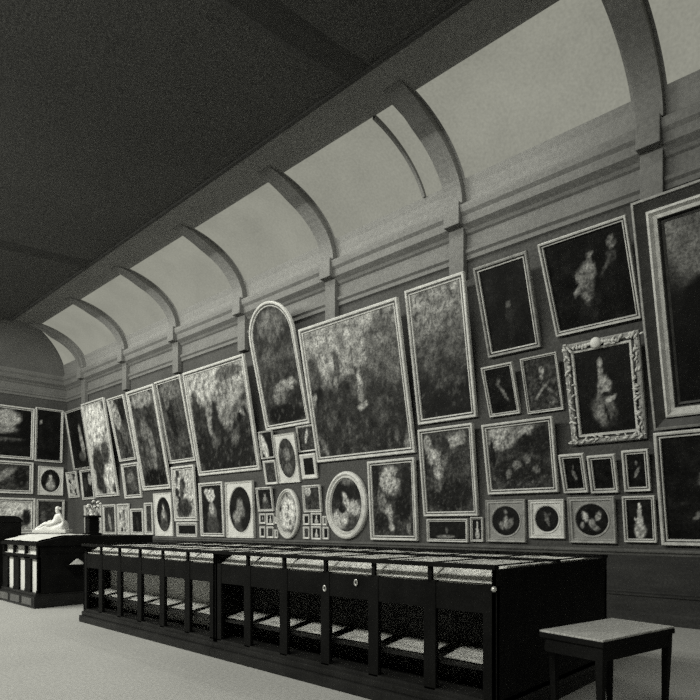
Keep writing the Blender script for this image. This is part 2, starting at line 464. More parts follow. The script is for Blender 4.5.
GROUPS = {}
def picture(label, place, w, h, tilt, kind, seed, style='gilt', shape='rect', fw=.09, d=.075, blobs=(), res=.04, name='framed_painting', side='right', group=None, scale=None):
    if side == 'right':
        Y, z = place; rt = thing(name, label, 'painting', (XW-.004, Y, z), (R(tilt), 0, -PI/2), group)
    else:
        X, z = place; rt = thing(name, label, 'painting', (X, YF-.004, z), (R(tilt), 0, 0), group)
    f = painter(kind, seed, w, h, blobs)
    mm = {'gilt': M['gilt'], 'dull': M['gilt_dull'], 'dark': M['gilt_dark'], 'ornate': M['gilt_dull'], 'mini': M['gilt'],
          'box': M['gilt'], 'medal': M['gilt_dull'], 'palemedal': M['gilt'], 'ovalplain': M['gilt']}[style]
    if style == 'box':        # deep dark outer case with a broad pale frame inside
        frame_ring(shape, w, h, [(0, 0), (0, d*1.3), (.03, d*1.35), (.035, d*1.2)], M['gilt_dull'], rt, 'outer_moulding')
        frame_ring(shape, w, h, [(.035, d*1.2), (.16, d*.8)], M['gilt_dark'], rt, 'shadow_box')
        frame_ring(shape, w, h, [(.16, d*.8), (.17, d*1.1), (.20, d*1.15), (.24, d*.8), (.285, d*.75), (.29, d*.6)], mm, rt)
        frame_ring(shape, w, h, [(.29, d*.6), (.32, d*.3), (.33, d*.62), (.36, d*.5)], M['gilt_dark'], rt, 'slip')
        canvas(rt, f, w, h, 'rect', .359, -d*.48, res); return rt
    if style in ('medal', 'palemedal'):
        frame_ring('rect', w, h, [(0, 0), (0, d*.8), (fw*.15, d), (fw*.5, d*.7), (fw*.8, d*.8), (fw, d*.4)], mm, rt)
        iw, ih = w-2*fw, h-2*fw; ow, oh = iw*.86, ih*.86
        bm = bmesh.new(); n = 48; ri = []; ro = []; rin = []
        for i in range(n):
            a = 2*PI*i/n; c, s = math.cos(a), math.sin(a)
            k = 1/max(abs(c), abs(s))
            ri.append((ow/2*c, -d*.42, h/2+oh/2*s)); ro.append((iw/2*c*k, -d*.42, h/2+ih/2*s*k)); rin.append((ow/2*c, -d*.2, h/2+oh/2*s))
        rg = sweep([ro, ri, rin], bm)
        obj('oval_mount', bm, M['mount_dull'] if style == 'medal' else M['mount'], rt)
        bm = bmesh.new()
        sweep([[((ow/2+a)*math.cos(2*PI*i/n), -b, h/2+(oh/2+a)*math.sin(2*PI*i/n)) for i in range(n)] for a, b in ((.035, d*.42), (.025, d*.6), (.008, d*.55), (-.004, d*.3))], bm)
        obj('oval_moulding', bm, mm, rt)
        canvas(rt, f, w, h, 'oval', 0, -d*.3, res, ow=ow, oh=oh); return rt
    if style == 'ovalplain':
        frame_ring('oval', w, h, [(0, 0), (0, d*.6), (fw*.15, d*.9), (fw*.4, d), (fw*.6, d*.6), (fw*.85, d*.8), (fw, d*.3)], mm, rt)
        canvas(rt, f, w, h, 'oval', fw-.004, -d*.28, res); return rt
    if style == 'mini':
        frame_ring(shape, w, h, [(0, 0), (0, d*.8), (fw*.3, d), (fw, d*.5)], mm, rt)
        canvas(rt, f, w, h, shape, fw-.003, -d*.4, res); return rt
    frame_ring(shape, w, h, [(0, 0), (0, d*.85), (fw*.12, d), (fw*.42, d*.95), (fw*.52, d*.55)], mm, rt)
    frame_ring(shape, w, h, [(fw*.52, d*.55), (fw*.56, d*.42), (fw*.72, d*.42)], M['gilt_dark'], rt, 'sight_groove')
    frame_ring(shape, w, h, [(fw*.72, d*.42), (fw*.76, d*.75), (fw*.94, d*.7), (fw, d*.35)], M['gilt'] if style != 'dark' else M['gilt_dull'], rt, 'inner_slip')
    canvas(rt, f, w, h, shape, fw-.004, -d*.33, res)
    if style == 'ornate': scrolls(rt, w, h, fw, d, seed, M['gilt'], size=.05)
    return rt

W = lambda a, b: (a+b)/2
pic = picture
# --- the near part of the wall (right of the tall pilaster)
pic('huge dark landscape leaning forward in a deep pale frame, cut by the right edge', (0.99, 2.98), 3.6, 3.17, 19, 'dark', 1, 'box', d=.16, res=.06,
    blobs=[(.5, 1.0, .7, .50, 0, .36), (.2, .92, .2, .35, 0, .38), (.02, .50, .09, .10, 0, .13), (.14, .56, .10, .14, 0, .10), (.3, .6, .14, .2, .3, .12), (.5, .5, .5, .12, 0, .1)])
pic('wide nearly black painting in a thin pale frame below the huge leaning landscape', (1.57, 1.21), 2.3, 1.69, 14, 'dark', 2, 'gilt', fw=.09, d=.08,
    blobs=[(.25, .62, .04, .09, -.5, .36), (.20, .24, .018, .05, -.5, .42), (.5, .36, .5, .008, 0, .2), (.6, .5, .1, .2, 0, .16)])
pic('dark painting of a pale bare-shouldered figure leaning far forward, high beside the huge landscape', (3.685, 4.72), 1.36, 1.50, 28, 'dark', 3, 'gilt', fw=.075, d=.09, res=.04,
    blobs=[(.45, .22, .16, .2, 0, .17), (.46, .40, .09, .18, -.3, .30), (.50, .60, .12, .12, .4, .45), (.54, .71, .035, .07, 0, .42), (.56, .80, .045, .055, 0, .46), (.57, .83, .06, .04, 0, .16), (.40, .52, .04, .13, .5, .44), (.33, .42, .04, .10, -.8, .46), (.43, .33, .04, .08, .9, .42), (.84, .84, .06, .07, 0, .38), (.80, .70, .08, .08, 0, .22), (.74, .62, .025, .16, -.5, .32)])
pic('very dark upright portrait in a carved pale frame, top left of the near group', (5.15, 4.60), 1.02, 1.58, 19.8, 'dark', 4, 'dull', fw=.09, d=.085, res=.05,
    blobs=[(.52, .52, .05, .06, 0, .34), (.52, .40, .10, .12, 0, .18), (.5, .2, .08, .1, 0, .16)])
pic('small dark painting with a pale diagonal streak, under the carved dark portrait', (5.335, 3.50), .61, .91, 20.3, 'dark', 5, 'gilt', fw=.06, d=.07, res=.03,
    blobs=[(.55, .45, .06, .26, .5, .42), (.45, .70, .08, .08, 0, .3)])
pic('grey half-length portrait of a man with a diagonal sash in a thin frame', (4.565, 3.46), .65, .96, 17.9, 'murk', 6, 'gilt', fw=.045, d=.06, res=.03,
    blobs=[(.52, .45, .2, .25, 0, .2), (.52, .75, .09, .08, 0, .5), (.50, .62, .06, .06, 0, .42), (.45, .38, .05, .25, -.8, .46), (.72, .36, .03, .3, .8, .4), (.75, .14, .12, .08, 0, .4)])
p7 = pic('full-length seated lady in a broad carved scrollwork frame with a round boss on top', (3.505, 2.84), 1.16, 1.62, 14, 'dark', 7, 'ornate', fw=.16, d=.08, res=.035,
    blobs=[(.47, .28, .24, .22, .2, .34), (.42, .22, .10, .12, 0, .42), (.50, .57, .14, .13, 0, .48), (.46, .72, .05, .11, 0, .5), (.46, .84, .045, .05, 0, .55), (.60, .40, .13, .035, .4, .50), (.40, .50, .035, .10, -.3, .46), (.50, .46, .07, .035, 0, .16), (.52, .22, .03, .16, .2, .18), (.62, .16, .03, .10, -.3, .2)])
bm = bmesh.new(); ball(bm, (-.04, -.11, 1.56), .085, .05, .085, 16); obj('round_boss', bm, M['marble'], p7, True)
bm = bmesh.new()
for sx in (-1, 1):
    for k in range(5): ball(bm, (-.04+sx*(.10+.05*k), -.09, 1.56-.006*k), .045-.005*k, .03, .028, 8)
obj('crest', bm, M['gilt'], p7, True)
p8 = pic('wide landscape with a pale sky at left and dark figures, above the round medallion pictures', (5.0, 2.07), 1.34, 1.28, 10.6, 'murk', 8, 'gilt', fw=.085, d=.08, res=.03,
    blobs=[(.22, .85, .28, .24, 0, .52), (.5, .92, .35, .12, 0, .48), (.62, .70, .12, .16, 0, .14), (.85, .72, .18, .25, 0, .16), (.06, .6, .05, .25, 0, .14), (.5, .3, .5, .2, 0, .17), (.45, .38, .07, .08, 0, .42), (.62, .45, .06, .08, 0, .36), (.3, .25, .05, .08, 0, .40), (.75, .3, .06, .06, 0, .36)])
for (Y, w, z, h, t, sd, lb) in ((4.03, .41, 2.05, .66, 20, 9, 'small dark picture of a pale figure, leftmost of three under the carved frame'),
        (3.565, .43, 2.03, .62, 18, 10, 'small nearly black picture, middle of three under the carved frame'),
        (3.065, .39, 2.03, .65, 13.7, 11, 'small dark picture of a pale figure, rightmost of three under the carved frame')):
    pic(lb, (Y, z), w, h, t, 'dark', sd, 'gilt', fw=.07, d=.07, res=.025, group='row of three small dark pictures',
        blobs=[(.5, .45, .10, .20, .3 if sd != 11 else -.5, .42 if sd != 10 else .14), (.5, .72, .06, .07, 0, .38 if sd != 10 else .14)])
for (Y, w, z, h, t, sd, st, lb, bl) in (
        (5.32, .79, 1.19, .77, 2.1, 12, 'medal', 'square framed oval scene with pale figures, leftmost medallion of the bottom row', [(.5, .45, .10, .25, 0, .52), (.35, .35, .1, .15, .3, .42), (.65, .42, .1, .2, -.3, .4), (.5, .8, .06, .08, 0, .45)]),
        (4.54, .64, 1.27, .67, 3.5, 13, 'palemedal', 'round dark picture of a small figure in a pale square mount, bottom row', [(.5, .5, .08, .3, .3, .38), (.55, .65, .15, .06, .4, .32)]),
        (3.76, .76, 1.21, .76, 7.9, 14, 'medal', 'broad oval picture of many pale figures in a grey square frame, bottom row', [(.3, .6, .10, .2, .3, .55), (.5, .4, .12, .15, 0, .5), (.7, .6, .1, .16, -.4, .52), (.6, .25, .12, .1, 0, .4), (.2, .35, .07, .1, 0, .45)])):
    pic(lb, (Y, z), w, h, t, 'dark', sd, st, fw=.075, d=.07, res=.025, blobs=bl)
pic('small upright portrait of a lady in a white dress, right end of the bottom row', (3.025, 1.24), .47, .72, 9.7, 'lady', 15, 'gilt', fw=.055, d=.07, res=.02)
# --- middle stretch
pic('tall hazy painting fading from pale top to dark, beside the tall pilaster', (6.59, 3.54), 1.36, 2.63, 9.9, 'fade', 16, 'gilt', fw=.11, d=.08,
    blobs=[(.3, .45, .2, .1, 0, .3), (.6, .3, .3, .1, .3, .22)])
pic('giant landscape with a pale sky and a statue standing among dark trees', (8.79, 2.99), 2.90, 3.07, 11.4, 'crowd', 17, 'gilt', fw=.12, d=.08, res=.045,
    blobs=[(.3, .88, .5, .22, 0, .50), (.85, .72, .2, .3, 0, .34), (.06, .68, .08, .15, 0, .28), (.34, .68, .035, .15, 0, .30), (.5, .28, .6, .30, 0, .20), (.56, .52, .12, .12, 0, .28), (.78, .80, .12, .05, .2, .42),
           (.56, .50, .035, .13, 0, .50), (.56, .65, .025, .03, 0, .48), (.58, .36, .06, .03, 0, .52), (.2, .3, .07, .09, 0, .27), (.75, .3, .1, .12, 0, .26), (.4, .16, .12, .08, .2, .25)])
pic('tall round-arched dark painting hanging beside the giant landscape', (11.33, 3.96), 1.67, 3.02, 13.8, 'murk', 18, 'gilt', 'arch', fw=.12, d=.08,
    blobs=[(.5, .85, .4, .14, 0, .34), (.3, .6, .2, .1, .4, .30), (.62, .32, .32, .06, .15, .44), (.4, .24, .2, .05, 0, .36), (.5, .08, .5, .1, 0, .12)])
pic('large painting of standing figures under a cloudy sky, left of the arched one', (13.87, 2.96), 2.90, 2.99, 10.6, 'crowd', 19, 'gilt', fw=.13, d=.08, res=.055,
    blobs=[(.2, .88, .3, .2, 0, .56), (.65, .72, .35, .16, .2, .48), (.75, .93, .25, .07, 0, .34), (.5, .2, .7, .32, 0, .16), (.08, .6, .06, .25, 0, .20), (.30, .55, .05, .26, 0, .44), (.42, .52, .06, .2, 0, .18), (.62, .5, .12, .14, 0, .42), (.2, .5, .05, .2, 0, .20), (.7, .3, .08, .1, 0, .28), (.35, .3, .08, .1, 0, .27)])
pic('tall narrow dark painting immediately left of the standing figures under clouds', (16.25, 3.43), 1.50, 2.54, 12, 'murk', 20, 'gilt', fw=.11, d=.08,
    blobs=[(.5, .9, .5, .14, 0, .36), (.35, .55, .15, .28, .2, .14), (.7, .25, .2, .12, 0, .28), (.25, .75, .12, .1, 0, .34)])
pic('tall pale-framed painting of crowded figures with a pale strip of sky on top', (17.81, 2.66), 1.79, 3.25, 10.9, 'murk', 21, 'gilt', fw=.14, d=.08,
    blobs=[(.5, .93, .5, .10, 0, .46), (.4, .6, .2, .14, .4, .36), (.6, .4, .12, .25, 0, .38), (.4, .3, .1, .2, 0, .30), (.5, .08, .5, .1, 0, .12)])
pic('upright dark painting with a pale left side, between two taller pale canvases', (19.8, 3.75), 1.20, 2.20, 12.3, 'murk', 22, 'gilt', fw=.09, d=.08,
    blobs=[(.25, .75, .3, .3, .3, .50), (.6, .4, .2, .2, 0, .32), (.7, .8, .2, .2, 0, .14)])
pic('very pale tall painting with a cloudy sky, second tall canvas from the far corner', (21.42, 2.55), 1.84, 3.47, 9.2, 'bright', 23, 'gilt', fw=.11, d=.08,
    blobs=[(.45, .85, .5, .3, 0, .68), (.3, .35, .3, .18, .2, .22), (.7, .45, .2, .14, 0, .26), (.3, .1, .3, .08, 0, .2), (.7, .15, .3, .10, .3, .66)])
pic('dark painting of a pale standing figure, closest large canvas to the far corner', (23.63, 3.68), 1.58, 2.34, 8.9, 'dark', 24, 'dull', fw=.08, d=.07,
    blobs=[(.72, .42, .13, .30, .1, .46), (.68, .68, .08, .08, 0, .44), (.6, .2, .2, .1, 0, .28)])
pic('small dark picture with a pale patch under the dark corner canvas', (23.02, 2.49), 1.06, 1.15, 6.1, 'dark', 25, 'gilt', fw=.09, d=.07, blobs=[(.75, .7, .2, .25, 0, .5), (.3, .5, .2, .3, 0, .2)])
pic('small pale picture tucked into the far corner of the long wall', (24.4, 2.60), .95, 1.04, 7.5, 'bright', 26, 'gilt', fw=.09, d=.07)
pic('small upright leafy picture below the pale-sided dark painting', (19.42, 2.43), 1.21, 1.20, 7, 'murk', 27, 'gilt', fw=.12, d=.07, blobs=[(.4, .6, .3, .2, .4, .38), (.6, .3, .2, .2, 0, .30)])
pic('upright picture of a pale standing figure under the tall narrow dark painting', (16.065, 1.62), 1.27, 1.68, 4.6, 'bright', 28, 'gilt', fw=.12, d=.07,
    blobs=[(.45, .2, .4, .22, 0, .2), (.45, .7, .12, .14, 0, .22), (.35, .5, .1, .3, 0, .3), (.8, .7, .1, .25, 0, .58)])
pic('upright picture of pale figures on a dark ground left of the tall oval portrait', (14.625, 1.17), 1.19, 1.56, 3.1, 'portrait', 29, 'gilt', fw=.10, d=.07,
    blobs=[(.45, .8, .25, .14, 0, .62), (.25, .88, .14, .08, 0, .55), (.75, .85, .12, .12, 0, .15)])
pic('tiny wide dark picture low on the wall under the pale standing figure', (16.02, 1.14), 1.14, .44, 1, 'dark', 30, 'gilt', fw=.09, d=.06, res=.04)
pic('narrow oval portrait in a pale rectangular mount, left of the tiny wide picture', (17.35, 1.15), 1.10, 1.38, 3.6, 'portrait', 31, 'palemedal', fw=.05, d=.06, res=.05)
pic('dark oval portrait of a head in a pale rectangular mount with a raised oval rim', (13.29, 1.15), 1.24, 1.54, 2.5, 'portrait', 32, 'palemedal', fw=.05, d=.08, res=.04,
    blobs=[(.5, .8, .3, .14, 0, .14), (.48, .58, .17, .18, 0, .42), (.32, .35, .18, .14, .4, .45), (.7, .2, .2, .16, 0, .14)])
row = [(23.01, .70, 1.07, 1.18, 'bright', 'pale upright picture, leftmost of the low row behind the display case'),
       (22.215, .66, 1.07, 1.18, 'bright', 'pale narrow picture, second from the left in the low row'),
       (21.22, 1.03, 1.08, 1.16, 'murk', 'dark picture with a pale streak, third from the left in the low row'),
       (20.125, .88, 1.09, 1.15, 'bright', 'grey and white picture, fourth from the left in the low row'),
       (19.14, .88, 1.10, .95, 'dark', 'small dark picture with its top lower than its neighbours in the low row'),
       (18.325, .55, 1.11, 1.12, 'murk', 'narrow dark picture immediately left of the narrow oval portrait')]
for i, (Y, w, z, h, k, lb) in enumerate(row):
    pic(lb, (Y, z+.07), w, h-.06, 2.2, k, 40+i, 'gilt', fw=.10, d=.06, res=.05, group='low row of pictures behind the far end of the display case',
        blobs=[(.5, .4, .12, .4, .3, .5 if i in (2, 3) else .2)])
# --- little cluster under the arched painting
pic('small leaning picture split into pale and dark triangles, under the arched painting', (12.105, 3.23), .54, .71, 9, 'dark', 50, 'gilt', fw=.04, d=.06, res=.03, blobs=[(.2, .45, .3, .6, .35, .6)])
pic('small dark square picture below the split pale and dark one', (11.96, 2.55), .49, .62, 10, 'murk', 51, 'mini', fw=.06, d=.06, res=.03)
pic('oval flower-like dark portrait in a broad pale rectangular mount', (11.26, 2.56), .80, 1.22, 9.7, 'murk', 52, 'palemedal', fw=.04, d=.06, res=.03, blobs=[(.5, .6, .2, .2, 0, .4), (.5, .25, .25, .15, 0, .35)])
pic('small dark picture with a pale streak right of the pale-mounted oval portrait', (10.60, 3.28), .62, .63, 10, 'murk', 53, 'mini', fw=.04, d=.06, res=.03, blobs=[(.5, .6, .10, .35, -.3, .6)])
pic('small square black picture in a broad pale frame right of the oval portrait', (10.52, 2.62), .54, .60, 9.4, 'dark', 54, 'mini', fw=.10, d=.06, res=.03)
pic('small dark picture left of the bright oval picture', (12.2, 1.86), .63, .63, 8.2, 'portrait', 55, 'gilt', fw=.06, d=.06, res=.03)
pic('bright oval picture with a pale ground in a raised oval frame', (11.32, 1.15), .87, 1.26, 1, 'bright', 56, 'ovalplain', fw=.10, d=.09, res=.03,
    blobs=[(.5, .5, .4, .45, 0, .66), (.5, .65, .06, .08, 0, .4), (.45, .45, .06, .07, 0, .38), (.6, .3, .08, .06, 0, .36), (.55, .12, .25, .04, 0, .3)])
pic('small dark picture with a pale sky right of the bright oval', (10.42, 1.81), .62, .65, 5.8, 'murk', 57, 'gilt', fw=.06, d=.06, res=.03, blobs=[(.2, .85, .25, .25, .3, .6)])
px = [(12.36, 1.53, .26, .27), (12.04, 1.50, .30, .30), (11.815, 1.53, .10, .18), (10.66, 1.50, .22, .26), (10.31, 1.49, .36, .30), (10.02, 1.49, .14, .22),
      (12.36, 1.17, .22, .29), (12.04, 1.16, .28, .30), (11.79, 1.16, .13, .22), (10.66, 1.16, .22, .30), (10.31, 1.15, .34, .32), (9.985, 1.16, .20, .30)]
pos = ['leftmost', 'second from left', 'third from left', 'fourth from left', 'fifth from left', 'rightmost']
for i, (Y, z, w, h) in enumerate(px):
    k = ['portrait', 'lady', 'dark', 'dark', 'lady', 'portrait'][i % 6] if i < 6 else ['dark', 'murk', 'portrait', 'murk', 'lady', 'dark'][i % 6]
    pic('tiny framed portrait beside the bright oval, %s in the %s line' % (pos[i % 6], 'upper' if i < 6 else 'lowest'), (Y, z), w, h, 1, k, 60+i,
        'mini', fw=.045, d=.05, res=.02, name='framed_miniature', group='tiny portraits around the bright oval picture')
# --- lower middle
pic('large oval picture with a dark top and pale drapery in a broad pale oval frame', (9.305, 1.18), 1.29, 1.54, 0.5, 'murk', 80, 'ovalplain', fw=.17, d=.10, res=.03,
    blobs=[(.3, .75, .3, .2, .3, .12), (.75, .7, .25, .18, 0, .13), (.5, .55, .09, .25, .5, .6), (.75, .42, .2, .2, .5, .55), (.2, .5, .16, .16, 0, .16), (.3, .25, .3, .2, 0, .58), (.35, .42, .12, .09, 0, .12), (.7, .2, .18, .12, .6, .25), (.5, .95, .2, .06, 0, .4)])
pic('painting of a figure under an archway with bright sky, right of the large oval', (7.92, 1.18), 1.27, 1.70, 3.8, 'murk', 81, 'gilt', fw=.10, d=.08, res=.03,
    blobs=[(.45, .78, .28, .22, .2, .56), (.08, .85, .1, .3, 0, .14), (.85, .75, .16, .24, 0, .15), (.7, .85, .14, .06, .5, .2), (.25, .45, .12, .2, .3, .40), (.4, .30, .10, .16, 0, .50), (.2, .2, .2, .15, 0, .16), (.75, .4, .22, .2, 0, .13), (.45, .12, .07, .06, 0, .56), (.88, .12, .06, .1, 0, .42)])
pic('painting with pale figures at upper left on dark ground, beneath the tall hazy painting', (6.505, 1.68), 1.25, 1.73, 6.8, 'murk', 82, 'gilt', fw=.09, d=.08, res=.03,
    blobs=[(.22, .68, .16, .12, .3, .55), (.30, .50, .13, .10, -.4, .52), (.7, .88, .26, .10, .3, .50), (.10, .85, .1, .14, 0, .5), (.45, .85, .12, .1, 0, .2), (.45, .64, .10, .08, 0, .35), (.7, .6, .2, .15, 0, .22), (.5, .2, .5, .22, 0, .16), (.25, .33, .1, .1, .4, .32)])
pic('wide low dark picture with a pale foreground under the pale upper-left figures', (6.585, 1.17), .95, .45, 2, 'dark', 83, 'gilt', fw=.055, d=.06, res=.025, blobs=[(.45, .15, .3, .1, 0, .4), (.48, .5, .04, .2, 0, .3)])
pic('narrow dark picture with a white figure, right of the wide low dark one', (5.915, 1.19), .27, .46, 2, 'lady', 84, 'gilt', fw=.04, d=.06, res=.02)
# --- far wall
fw_ = dict(side='far', res=.08)
pic('wide dark landscape with a bright sky, upper left picture on the far wall', (7.30, 4.06), 2.38, 2.01, 4, 'dark', 90, 'gilt', fw=.11, blobs=[(.6, .8, .26, .20, 0, .52), (.5, .55, .3, .09, 0, .46), (.93, .6, .12, .35, 0, .10), (.5, .35, .4, .04, 0, .28)], **fw_)
pic('tall almost black painting with a tiny pale spot, upper right on the far wall', (9.05, 4.03), 1.05, 2.12, 4, 'dark', 91, 'gilt', fw=.08, blobs=[(.18, .75, .07, .04, .6, .55)], **fw_)
pic('dark landscape with a pale diagonal, middle left picture on the far wall', (7.29, 2.72), 2.36, 1.24, 3, 'murk', 92, 'gilt', fw=.13, blobs=[(.55, .55, .3, .16, .7, .42), (.85, .5, .12, .4, 0, .14)], **fw_)
pic('white oval bust portrait in a pale square mount on the far wall', (9.13, 2.70), .95, 1.15, 3, 'portrait', 93, 'palemedal', fw=.05, d=.06, side='far', res=.05, blobs=[(.5, .3, .25, .18, 0, .6), (.5, .62, .08, .12, 0, .6)])
pic('bright landscape with dark trees at right, lowest left on the far wall', (7.55, 1.17), 2.0, 1.38, 2, 'bright', 94, 'gilt', fw=.15, blobs=[(.6, .75, .5, .25, 0, .68), (.9, .45, .1, .32, 0, .16), (.4, .2, .5, .2, 0, .2), (.05, .6, .1, .4, 0, .2)], **fw_)
pic('dark painting behind the white marble figure, lowest right on the far wall', (9.12, 1.17), 1.06, 1.36, 2, 'murk', 95, 'gilt', fw=.08, blobs=[(.2, .5, .12, .2, 0, .34)], **fw_)

# ------------------------------------------------------------------ display cases
ORD = ['first', 'second', 'third', 'fourth', 'fifth', 'sixth']
def display_case(name, label, y0, n, bay, W_=2.17, back='backing_shaded'):
    H_ = 1.215; L = n*bay
    rt = thing(name, label, 'display case', (3.90, y0, 0))
    # plinth
    bm = bmesh.new(); box(bm, -.07, W_+.07, -.0, L, 0, .10, bev=.012); box(bm, -.03, W_+.03, 0, L, .10, .16, bev=.01)
    obj('plinth', bm, M['wood2'], rt)
    bm = bmesh.new(); box(bm, 0, W_, 0, L, .16, .20); obj('bottom_board', bm, M['wood2'], rt)
    # end panels
    for ya, yb in ((0, .04), (L-.04, L)):
        bm = bmesh.new(); box(bm, .0, W_, ya, yb, .16, 1.17)
        obj('end_panel', bm, M['wood'], rt)
    # posts on both long sides
    for i in range(n+1):
        for x0 in (0, W_-.06):
            hw = .058; y = min(max(i*bay, hw), L-hw)
            bm = bmesh.new(); box(bm, x0, x0+.045, y-hw, y+hw, .18, 1.06, bev=.006)
            obj('post', bm, M['wood'], rt)
    bm = bmesh.new()
    bm.free()
    for x0 in (0.005, W_-.045): obj('apron', B(x0, x0+.04, 0, L, .84, 1.05), M['wood'], rt)
    bm = bmesh.new(); box(bm, .02, W_-.02, .04, L-.04, 1.03, 1.05); obj('tray', bm, M['lining'], rt)
    bm = bmesh.new(); bm.free()
    for x0, x1 in ((.06, .42), (W_-.42, W_-.06)): obj('shelf', B(x0, x1, .04, L-.04, .395, .42), M['wood2'], rt)
    for x0 in (.42, W_-.44): obj('back_panel', B(x0, x0+.02, .04, L-.04, .2, 1.03), M[back], rt)
    # low glass strips, and thin bars between them
    for x0 in (.01, W_-.016):
        bm = bmesh.new(); box(bm, x0, x0+.006, .04, L-.04, 1.05, 1.17); obj('strip_glass', bm, M['glass_top'], rt)
        bm = bmesh.new(); box(bm, x0+.01, x0+.016, .04, L-.04, .2, .84); obj('bay_glass', bm, M['glass'], rt)
    for i in range(n+1):
        y = min(max(i*bay, .02), L-.02)
        for x0 in (0, W_-.03): obj('glazing_bar', B(x0, x0+.03, y-.018, y+.018, 1.05, 1.17), M['wood'], rt)
    # top frame with thin cross bars and one glass sheet
    bm = bmesh.new()
    for x0, x1 in ((-.03, .035), (W_-.035, W_+.03), (W_/2-.012, W_/2+.012)): box(bm, x0, x1, 0, L, 1.17, H_-.010, bev=.004)
    for i in range(n+1):
        y = min(max(i*bay, .022), L-.022); box(bm, 0, W_, y-.010, y+.010, 1.195, 1.2045)
    obj('top_frame', bm, M['wood'], rt)
    bm = bmesh.new(); box(bm, -.02, W_+.02, .005, L-.005, 1.206, 1.212); obj('top_glass', bm, M['glass_top'], rt)
    return rt
c1 = display_case('display_case', 'long black glazed display case, the nearer one touching the small table', 2.20, 6, .60, 2.17)
c2 = display_case('display_case', 'long black glazed display case, the farther half of the long run', 5.802, 6, .60, 2.17, 'backing_lit')
bm = bmesh.new(); ball(bm, (-.02, .01, 1.03), .022, n=12); tube(bm, (-.01, .02, 1.03), (.01, .04, 1.03), .01)
obj('knob', bm, M['brass'], c1, True)
for yy, zz in ((1.40, .985), (1.80, .905)):
    bm = bmesh.new(); lathe(bm, [(.03, 0), (.034, .006), (.02, .008), (.016, 0)], n=16)
    bmesh.ops.transform(bm, matrix=Matrix.Translation((.0, yy, zz)) @ Matrix.Rotation(-PI/2, 4, 'Y') @ Matrix.Diagonal((1, .7, 1, 1)), verts=bm.verts)
    obj('lock_plate', bm, M['brass'], c1, True)
# sheets shown under the glass, and folded sheets on the shelves below
def sheet(seed, w, l, zf, zb, amp, nx=10, ny=14, th=.004):
    """w along y, l along x (from the front), rises from zf to zb, gently curled"""
    bm = bmesh.new(); g = []
    for j in range(ny+1):
        t = j/ny; r = []
        for i in range(nx+1):
            s = i/nx
            z = mix(zf, zb, min(1, t/.22) if ny > 10 else t)+amp*(1 if ny < 10 else min(1, t*8)*(1-.6*t))*noise.noise(Vector((s*2.1, t*7, seed*3.7)))
            r.append(bm.verts.new((l*t, w*s, z)))
        g.append(r)
    for j in range(ny):
        for i in range(nx): bm.faces.new([g[j][i], g[j+1][i], g[j+1][i+1], g[j][i+1]])
    ex = bmesh.ops.solidify(bm, geom=list(bm.faces), thickness=th)
    return bm
NAMES = []
for ci, (y0, nm) in enumerate(((2.20, 'nearer'), (5.802, 'farther'))):
    for i in range(6):
        y = y0+i*.60
        ya = .052 if i == 0 else .012; yb = .548 if i == 5 else .588
        o = obj('exhibit_sheet', sheet(i+10*ci, yb-ya, 1.02, 1.062, 1.180, .014), M['paper'], None, True)
        o.location = (3.94, y+ya, 0)
        tag(o, 'pale curled sheet, %s front bay of the %s long case from the table' % (ORD[i], nm), 'exhibit sheet', 'pale sheets under the glass tops of the long cases')
        o2 = o.copy(); C.objects.link(o2); o2.location = (3.90+2.13, y+yb, 0); o2.rotation_euler = (0, 0, PI)
        tag(o2, 'pale curled sheet, %s wall-side bay of the %s long case from the table' % (ORD[i], nm), 'exhibit sheet', 'pale sheets under the glass tops of the long cases')
        o3 = obj('folded_sheet', sheet(40+i+10*ci, .46, .30, .440, .49, .006, 6, 6, .012), M['paper'], None, True)
        o3.location = (3.99, y+.07, 0)
        tag(o3, 'folded sheet on lower shelf, %s bay of the %s long case from the table' % (ORD[i], nm), 'folded sheet', 'white folded sheets on the lower shelves')

# ------------------------------------------------------------------ far small case
fc = thing('display_case', 'short dark glazed case beyond the long cases with white marble figure on top', 'display case', (3.93, 11.40, 0))
n, bay = 3, .63; L = n*bay; W_ = 2.2
bm = bmesh.new(); box(bm, -.08, W_, -.02, L+.02, 0, .22, bev=.02); box(bm, -.05, W_, 0, L, .22, .27, bev=.01); obj('plinth', bm, M['wood2'], fc)
for i in range(n):
    bm = bmesh.new(); box(bm, -.092, -.078, i*bay+.09, (i+1)*bay-.05, .05, .18, bev=.005); obj('plinth_panel', bm, M['rail'], fc)
for ya, yb in ((0, .05), (L-.05, L)):
    bm = bmesh.new(); box(bm, 0, W_, ya, yb, .25, 1.12); box(bm, .12, W_-.12, ya-.012 if ya == 0 else ya, yb if ya == 0 else yb+.012, .98, 1.0)
    obj('end_panel', bm, M['wood'], fc)
for i in range(n+1):
    ya, yb = (0, .04) if i == 0 else (i*bay-.29, min(i*bay+.01, L))
    bm = bmesh.new(); box(bm, -.02, .05, ya, yb, .27, .92, bev=.008)
    box(bm, -.03, .05, ya-.0, yb, .27, .32, bev=.006); box(bm, -.03, .05, ya, yb, .87, .92, bev=.006)
    obj('post', bm, M['wood'], fc)
bm = bmesh.new(); box(bm, .015, .03, .05, L-.05, .27, .92); obj('back_panel', bm, M['mount'], fc)
bm = bmesh.new(); box(bm, -.03, .03, 0, L, .88, .96, bev=.01); obj('apron', bm, M['wood'], fc)
bm = bmesh.new(); box(bm, .0, W_-.0, .05, L-.05, .94, .965); obj('tray', bm, M['mount'], fc)
bm = bmesh.new(); box(bm, .05, .06, .05, L-.05, .96, 1.12); obj('strip_backing', bm, M['mount'], fc)
for i in range(n+1):
    y = min(max(i*bay, .03), L-.03); obj('glazing_bar', B(-.02, .03, y-.03, y+.03, .95, 1.13), M['wood'], fc)
bm = bmesh.new()   # lid sloping up from the front
